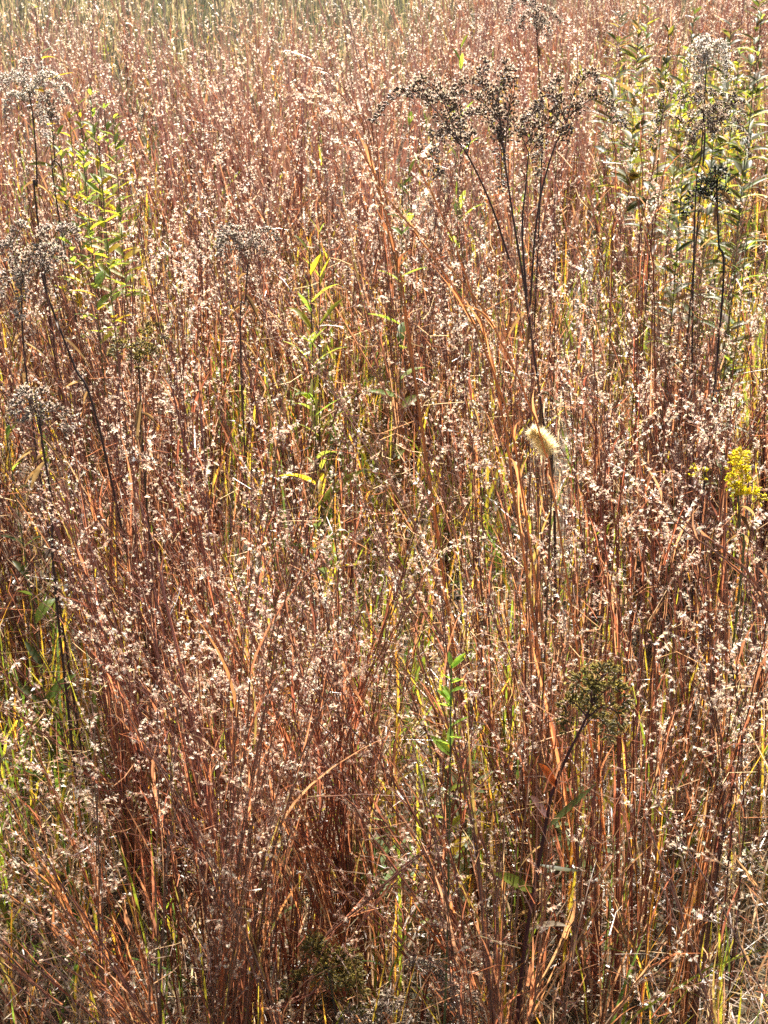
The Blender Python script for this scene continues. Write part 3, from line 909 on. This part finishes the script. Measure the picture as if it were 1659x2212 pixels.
for (qx, qy, qY, lab) in ((170, 225, 3.2, "green leafy stem between the yellow green one and the highest shoot, upper left"), (225, 235, 3.15, "light green stem just right of the highest shoot of the green patch, upper left"),
                      (125, 290, 2.9, "low yellow green stem nearest the pale plumed goldenrod, upper left"), (180, 340, 2.7, "lowest leafy stem below the green patch, upper left")):
    tb = fb(qx, qy, qY); forb(lab, tb[0], tb[1], 28, .055, .013, LG + YG, .7, t1=.35)
tb = fb(995, 95, 3.9); forb("small bright green shoot poking above the red grass, near the top right of the middle", tb[0], tb[1], 14, .09, .018, LG, 1.3)
tb = fb(885, 175, 3.8); forb("tiny lime green shoot near the top, left of the big brown goldenrod", tb[0], tb[1], 10, .06, .015, LG, 1.3)
tb = fb(668, 545, 2.25); forb("leafy stalk with yellow and green blades, left of the middle in the upper third", tb[0], tb[1], 26, .10, .013, YG + LG, .9, (0.07, .045, .03))
tb = fb(690, 500, 2.6); forb("yellowed narrow leaved stalk behind the leafy one, left of the middle", tb[0], tb[1], 18, .09, .010, YG, 1.1, (0.07, .045, .03))
tb = fb(75, 15, 3.8); forb("tall weed with bright yellow leaves at the top left corner", tb[0], tb[1], 18, .10, .016, [(0.6, .42, .02), (0.4, .38, .04), (0.2, .24, .05)], .3, (0.08, .08, .05))
tb = fb(1445, 72, 3.0); forb("very dark green leaf cluster on a dark stem, near the top right corner", tb[0], tb[1], 14, .055, .017, DG, 1.0, (0.03, .03, .02), t1=.16)
tb = fb(1645, 40, 3.0); forb("pale feathery leaved green plant at the top right edge", tb[0], tb[1], 46, .085, .008, LG + [(0.4, .42, .25)], .5)
tb = fb(1400, 15, 5.0); forb("green leafy plant at the top edge, left of the dark leaf cluster", tb[0], tb[1], 60, .08, .017, LG + YG, .6)
tb = fb(1500, 30, 4.6); forb("broad leaved green plant at the top edge, right of the dark leaf cluster", tb[0], tb[1], 60, .08, .017, LG + DG, .6)
tb = fb(1600, 100, 4.0); forb("green plant behind the tasselled goldenrod at the top right", tb[0], tb[1], 60, .07, .013, LG + YG, .5)
tb = fb(1475, 190, 3.4); forb("green bushy weed between the tasselled goldenrod and the dark leaf cluster", tb[0], tb[1], 60, .06, .012, YG + DG, .6)
tb = fb(1615, 500, 2.6); forb("slender green plant in the shade by the right edge", tb[0], tb[1], 30, .06, .009, LG + DG, .8)
for (qx, qy, qY, wl) in ((1380, 60, 4.4, .10), (1430, 130, 3.9, .08), (1580, 50, 4.5, .10), (1640, 150, 3.8, .08), (1545, 260, 3.2, .065), (1480, 300, 3.0, .06), (1610, 330, 2.9, .06), (1520, 120, 4.2, .09), (1340, 20, 5.2, .10), (1640, 10, 4.8, .1)):
    tb = fb(qx, qy, qY); forb("leafy weed in the tangled green growth filling the top right corner", tb[0], tb[1], 54, wl, wl * .22, [(.16, .19, .05), (.10, .12, .035), (.22, .20, .06), (.20, .13, .07)] + DG, .6, t1=.5, group="weeds tangled in the top right corner")
tb = fb(15, 945, 1.9); forb("green leaf tuft at the left edge, beside the low grey head", tb[0], tb[1], 14, .06, .013, LG + DG, .9)
tb = fb(830, 1770, 1.75); forb("pale green leafy weed low in the grass, below the middle", tb[0], tb[1], 16, .07, .015, [(0.18, .26, .10), (0.24, .30, .14)], .5)
tb = fb(1010, 1650, 1.75); forb("silvery green leafy weed beside the bright green shoot", tb[0], tb[1], 16, .065, .013, [(0.18, .24, .12), (0.24, .28, .16)], .6)
tb = fb(960, 1600, 1.6); forb("short weed with yellow leaves under the bright green shoot", tb[0], tb[1], 10, .05, .012, [(0.6, .45, .03), (0.3, .36, .05)], .8)
tb = fb(1240, 1700, 1.75); forb("pale green weed behind the dark red goldenrod stalk", tb[0], tb[1], 18, .065, .014, [(0.16, .24, .09), (0.22, .28, .12)], .5)
tb = fb(590, 1130, 1.9); forb("small weed with one orange yellow leaf, left of the middle", tb[0], tb[1], 8, .05, .013, [(0.75, .35, .03), (0.2, .26, .05)], .8)
tb = fb(870, 400, 3.0); forb("green weed in the gap left of the big goldenrod", tb[0], tb[1], 16, .07, .018, LG, .6)


# leaning single bunches of tall bluestem that stand out
def bunch(label, pts, n, tipspread=0.05, thick=1.3, hue=(0.30, 0.12, 0.06), fl=1.0, nleaf=4, group="tall bunches leaning out of the red grass"):
    """pts: list of (px, py, Y), tip first; goes on down to the ground"""
    W = [at(*q) for q in pts]
    last = W[-1]
    d = norm(W[-1] - W[-2])
    zr = last[2]
    base = last + d * min(zr / max(-d[2], .35), zr * 1.3) if last[2] > 0.03 else last.copy()
    base[2] = 0.0
    C0 = spline(W + [base] if last[2] > 0.05 else W, 40)[::-1]     # from ground to tip
    root = thing("bluestem_bunch", [base[0], base[1], 0], label, "grass bunch", group)
    L0 = np.linalg.norm(np.diff(C0, axis=0), axis=1).sum()
    n = max(1, int(round(n * 0.85)))
    for i in range(n):
        end = U(0.55, 1.0) if i else 1.0
        off0 = rng.normal(size=3) * 0.022 * (i > 0); off1 = rng.normal(size=3) * tipspread * 1.5 * (i > 0)
        off0[2] = 0
        k = np.linspace(0, 1, 40)[:, None]
        C = curve_pt(C0, np.linspace(0, end, 40)) + off0 * (1 - k) + off1 * k ** 2.2
        C += np.cumsum(rng.normal(size=(40, 3)) * 0.0008, 0)
        C[0, 2] = 0.0
        hu = np.clip(np.array(hue) * U(.75, 1.3), .01, .9)
        g = Geo()
        R = 0.00085 * thick * U(.8, 1.2) * (1 - .6 * k[:, 0])
        cc = hu[None] * (0.8 + 0.4 * rng.random((40, 1)))
        g.tube(C[None], R[None], cc[None], STEM, 5)
        cu = g.build("culm", root, base)
        # leaf sheaths along the culm
        gl = Geo()
        m = nleaf
        tt = np.linspace(.05, .6, m) + U(-.04, .04, m)
        lnf = U(.07, .17, m) / L0
        kk = np.linspace(0, 1, 9)
        for j in range(m):
            seg = curve_pt(C, tt[j] + kk * lnf[j])
            T = norm(seg[-1] - seg[0])
            rad = norm(np.cross(T, rand_dir(1)[0]))
            seg = seg + rad * (kk ** 1.8 * U(.004, .035))[:, None]
            s0 = norm(np.cross(T, rad)); tw = U(0, 6.28) + U(-1.5, 1.5) * kk
            S = s0[None] * np.cos(tw)[:, None] + rad[None] * np.sin(tw)[:, None]
            gl = Geo()
            gl.ribbon(seg[None], (U(.0013, .0024) * np.maximum(1 - kk ** 2, .05))[None], S[None], (pal(BLD[:4], 1)[0] * .6 + hu * .4)[None, None] * np.ones((1, 9, 1)), BLADE)
            lo = gl.build("leaf_blade", root, base); lo.parent = cu
        gt = Geo()
        nr = int(9 * fl)
        tr = 1 - 0.5 * rng.random(nr); tr[0] = 1.0
        O = curve_pt(C, tr); T = norm(curve_pt(C, np.minimum(tr, .98) + .02) - curve_pt(C, np.minimum(tr, .98) - .02))
        rad = norm(rng.normal(size=(nr, 3)) * [1, 1, .2]); ln = U(.02, .045, nr)
        D = norm(T + rad * U(.15, .7, nr)[:, None])
        q = np.linspace(0, 1, 5)[None, :, None]
        gt.ribbon(O[:, None] + D[:, None] * q * ln[:, None, None] + rad[:, None] * (ln * .35)[:, None, None] * q ** 2, 0.0004, norm(np.cross(D, rad)), hu[None] * np.ones((nr, 1)), STEM)
        ns = 6
        ii = np.repeat(np.arange(nr), ns); s = np.tile(np.linspace(.2, 1, ns), nr)
        Ot = O[ii] + D[ii] * (s * ln[ii])[:, None] + rad[ii] * (ln[ii] * .35 * s ** 2)[:, None]
        Dt = norm(rad[ii] * .8 + D[ii] * .5 + rng.normal(size=(nr * ns, 3)) * .45)
        tufts(gt, Ot, Dt, pal(FLU, nr * ns), 0, 0.88)
        so = gt.build("seed_plume", root, base); so.parent = cu
    return root

OR = (0.46, 0.21, 0.08); RD = (0.27, 0.08, 0.05); TN = (0.42, 0.27, 0.14); DK = (0.15, 0.055, 0.045)
bunch("thick orange stalks slanting from a tufted tip down to the right towards the foxtail", [(745, 240, 1.35), (775, 320, 1.36), (840, 430, 1.38), (925, 540, 1.4), (1010, 670, 1.42), (1075, 830, 1.45), (1115, 980, 1.48), (1140, 1150, 1.5)], 3, .012, 2.0, OR, .8, 6)
bunch("lone tall stalk with a white tuft at its tip, rising above the thick orange stalks", [(755, 165, 1.6), (775, 230, 1.6), (800, 330, 1.62), (860, 560, 1.64), (880, 700, 1.66)], 2, .01, 1.4, OR, .5)
bunch("tall dark red stalks rising from lower left of the middle up to the upper left", [(275, 380, 1.75), (300, 470, 1.75), (325, 600, 1.74), (365, 800, 1.72), (400, 960, 1.7), (425, 1080, 1.68), (470, 1300, 1.66)], 4, .02, 1.6, RD, 1.0)
bunch("wine red pair of stalks beside the tall dark red ones, forking near the top", [(430, 560, 1.8), (425, 680, 1.8), (415, 850, 1.79), (410, 1000, 1.78), (430, 1200, 1.76)], 3, .015, 1.4, RD, 1.0)
bunch("long rust coloured bunch slanting down to the right, left of the middle", [(330, 990, 1.42), (400, 1110, 1.43), (465, 1260, 1.45), (530, 1420, 1.47), (590, 1590, 1.5), (640, 1760, 1.52), (700, 1960, 1.55)], 9, .028, 1.5, (0.36, .14, .07), 1.0)
bunch("brown bunch slanting beside the long rust coloured one, ending at the lower middle", [(430, 1130, 1.5), (500, 1330, 1.52), (560, 1500, 1.54), (625, 1640, 1.56), (680, 1850, 1.58)], 7, .025, 1.4, OR, 1.0)
bunch("red bunch leaning up to the right in the lower middle, crossing the brown bunch", [(935, 1010, 1.55), (900, 1130, 1.55), (860, 1280, 1.55), (800, 1450, 1.55), (750, 1620, 1.56), (720, 1850, 1.56)], 9, .03, 1.5, (0.30, .11, .06), 1.0)
bunch("upright brown bunch at the lower middle, straight between two slanting ones", [(715, 1010, 1.6), (720, 1150, 1.6), (730, 1350, 1.6), (735, 1600, 1.6), (730, 1800, 1.6)], 7, .02, 1.5, DK, 1.0)
bunch("thin straw coloured stalk slanting across the lower left towards the bottom middle", [(300, 1470, 1.3), (400, 1590, 1.31), (520, 1730, 1.33), (600, 1850, 1.35), (680, 2000, 1.37), (740, 2150, 1.38)], 2, .012, 1.2, TN, .5)
bunch("second thin straw coloured stalk slanting above the first in the lower left", [(430, 1400, 1.4), (520, 1600, 1.42), (600, 1740, 1.43), (670, 1860, 1.44), (740, 2000, 1.45)], 3, .02, 1.2, (0.38, .2, .1), .7)
bunch("thick orange brown bunch leaning out of the bottom left corner", [(10, 1720, 1.25), (60, 1850, 1.26), (130, 1960, 1.27), (200, 2060, 1.29), (270, 2200, 1.3)], 9, .03, 1.7, OR, .8, 6)
bunch("rust bunch slanting from the left edge down to the bottom, above the corner bunch", [(50, 1530, 1.33), (95, 1650, 1.34), (150, 1800, 1.35), (210, 1960, 1.36), (290, 2150, 1.38)], 8, .03, 1.5, (0.34, .12, .06), 1.0)
bunch("reddish bunch with scattered tufts, standing in the lower left third", [(200, 1340, 1.45), (240, 1460, 1.46), (290, 1620, 1.47), (340, 1800, 1.48), (370, 2000, 1.5)], 7, .03, 1.4, RD, 1.0)
bunch("close brown stalk bowing in from the right edge with a white tufted tip", [(1412, 1072, 1.25), (1440, 1110, 1.25), (1500, 1165, 1.26), (1570, 1215, 1.27), (1640, 1290, 1.28), (1720, 1450, 1.3)], 2, .01, 2.0, (0.34, .15, .09), .6)
bunch("dense dark red bunch standing at the right edge in the lower half", [(1610, 1160, 1.45), (1600, 1300, 1.45), (1585, 1480, 1.46), (1560, 1660, 1.47), (1530, 1850, 1.48)], 12, .03, 1.7, DK, .8, 6)
bunch("orange lit bunch just left of the dense dark red one at the right", [(1560, 1230, 1.5), (1565, 1400, 1.5), (1550, 1600, 1.5), (1510, 1800, 1.5), (1480, 2000, 1.5)], 8, .03, 1.6, OR, .8, 6)
bunch("tall red bunch standing right of the foxtail", [(1300, 880, 1.6), (1310, 1000, 1.6), (1320, 1150, 1.6), (1330, 1400, 1.6), (1330, 1650, 1.6)], 8, .03, 1.5, RD, 1.1)
bunch("upright brown bunch with many tufts further right of the foxtail", [(1430, 900, 1.7), (1425, 1000, 1.7), (1420, 1200, 1.7), (1410, 1500, 1.7)], 8, .035, 1.5, (0.26, .1, .06), 1.1)
bunch("tan stalk slanting up to the right across the bottom right corner", [(1440, 1690, 1.28), (1390, 1780, 1.29), (1310, 1920, 1.3), (1210, 2090, 1.32)], 2, .012, 1.3, TN, .4)
bunch("fuzzy close stalk leaning in over the bottom right corner", [(1545, 1865, 1.12), (1590, 1905, 1.12), (1640, 1950, 1.13), (1720, 2040, 1.14)], 2, .015, 1.3, TN, .5)
bunch("second fuzzy stalk lying low over the bottom right corner", [(1500, 2010, 1.15), (1440, 2060, 1.16), (1370, 2130, 1.17), (1300, 2230, 1.18)], 3, .02, 1.3, (0.36, .17, .08), .6)
bunch("green tinged stalk slanting down to the right behind the dark red goldenrod stalk", [(1250, 1780, 1.34), (1290, 1870, 1.35), (1360, 2000, 1.36), (1430, 2180, 1.37)], 2, .02, 1.6, (0.22, .17, .06), .3)
bunch("thin pale stalk arching sideways near the upper left of the middle", [(300, 262, 2.9), (340, 250, 2.9), (420, 262, 2.9), (500, 300, 2.9), (560, 400, 2.9)], 1, .0, 1.0, TN, .4)
bunch("tall brown bunch in the upper middle with fluff along its tips", [(770, 60, 3.0), (780, 140, 3.0), (800, 230, 3.0), (815, 400, 3.0)], 7, .05, 1.5, (0.32, .15, .08), 1.1)
bunch("tall red bunch at the upper right, right of the big brown goldenrod", [(1395, 120, 2.5), (1390, 260, 2.5), (1385, 420, 2.5), (1380, 620, 2.5)], 8, .04, 1.5, RD, 1.0)

for (pp, nn, hh, lab) in (
    ([(560, 1150, 1.45), (590, 1300, 1.46), (630, 1500, 1.47), (665, 1700, 1.48)], 6, RD, "red bunch with fluffy tips leaning left, just left of the three crossing bunches"),
    ([(150, 1010, 1.6), (175, 1150, 1.6), (215, 1350, 1.61), (240, 1550, 1.62)], 6, (0.30, .12, .07), "brown red bunch below the slanting dark goldenrod stalk at the left"),
    ([(1020, 1230, 1.45), (1010, 1400, 1.46), (985, 1600, 1.47), (960, 1800, 1.48)], 6, RD, "red bunch standing over the bright green leafy shoot, right of it"),
    ([(1190, 1180, 1.5), (1195, 1350, 1.5), (1190, 1500, 1.5), (1180, 1700, 1.51)], 6, (0.34, .15, .08), "rust bunch directly below the foxtail head"),
    ([(1480, 1350, 1.4), (1455, 1500, 1.41), (1420, 1700, 1.42), (1390, 1900, 1.43)], 6, (0.32, .13, .07), "rust bunch leaning right, between the olive goldenrod and the dense dark bunch"),
    ([(600, 820, 1.8), (590, 950, 1.8), (575, 1120, 1.8), (560, 1300, 1.8)], 5, RD, "tall wine coloured bunch left of the middle, leaning slightly right"),
    ([(985, 620, 2.0), (1000, 760, 2.0), (1020, 920, 2.0), (1030, 1080, 2.0)], 6, (0.30, .13, .08), "brown bunch with pale tips just left of the thick orange stalks"),
    ([(1270, 560, 2.1), (1275, 700, 2.1), (1280, 850, 2.1), (1280, 1000, 2.1)], 7, RD, "dark red bunch below the right arm of the big brown goldenrod"),
    ([(1600, 640, 2.0), (1590, 780, 2.0), (1575, 950, 2.0), (1560, 1100, 2.0)], 7, (0.30, .12, .07), "rust bunch at the right edge above the yellow flowers")):
    bunch(lab, pp, nn, .03, 1.4, hh, 1.0)
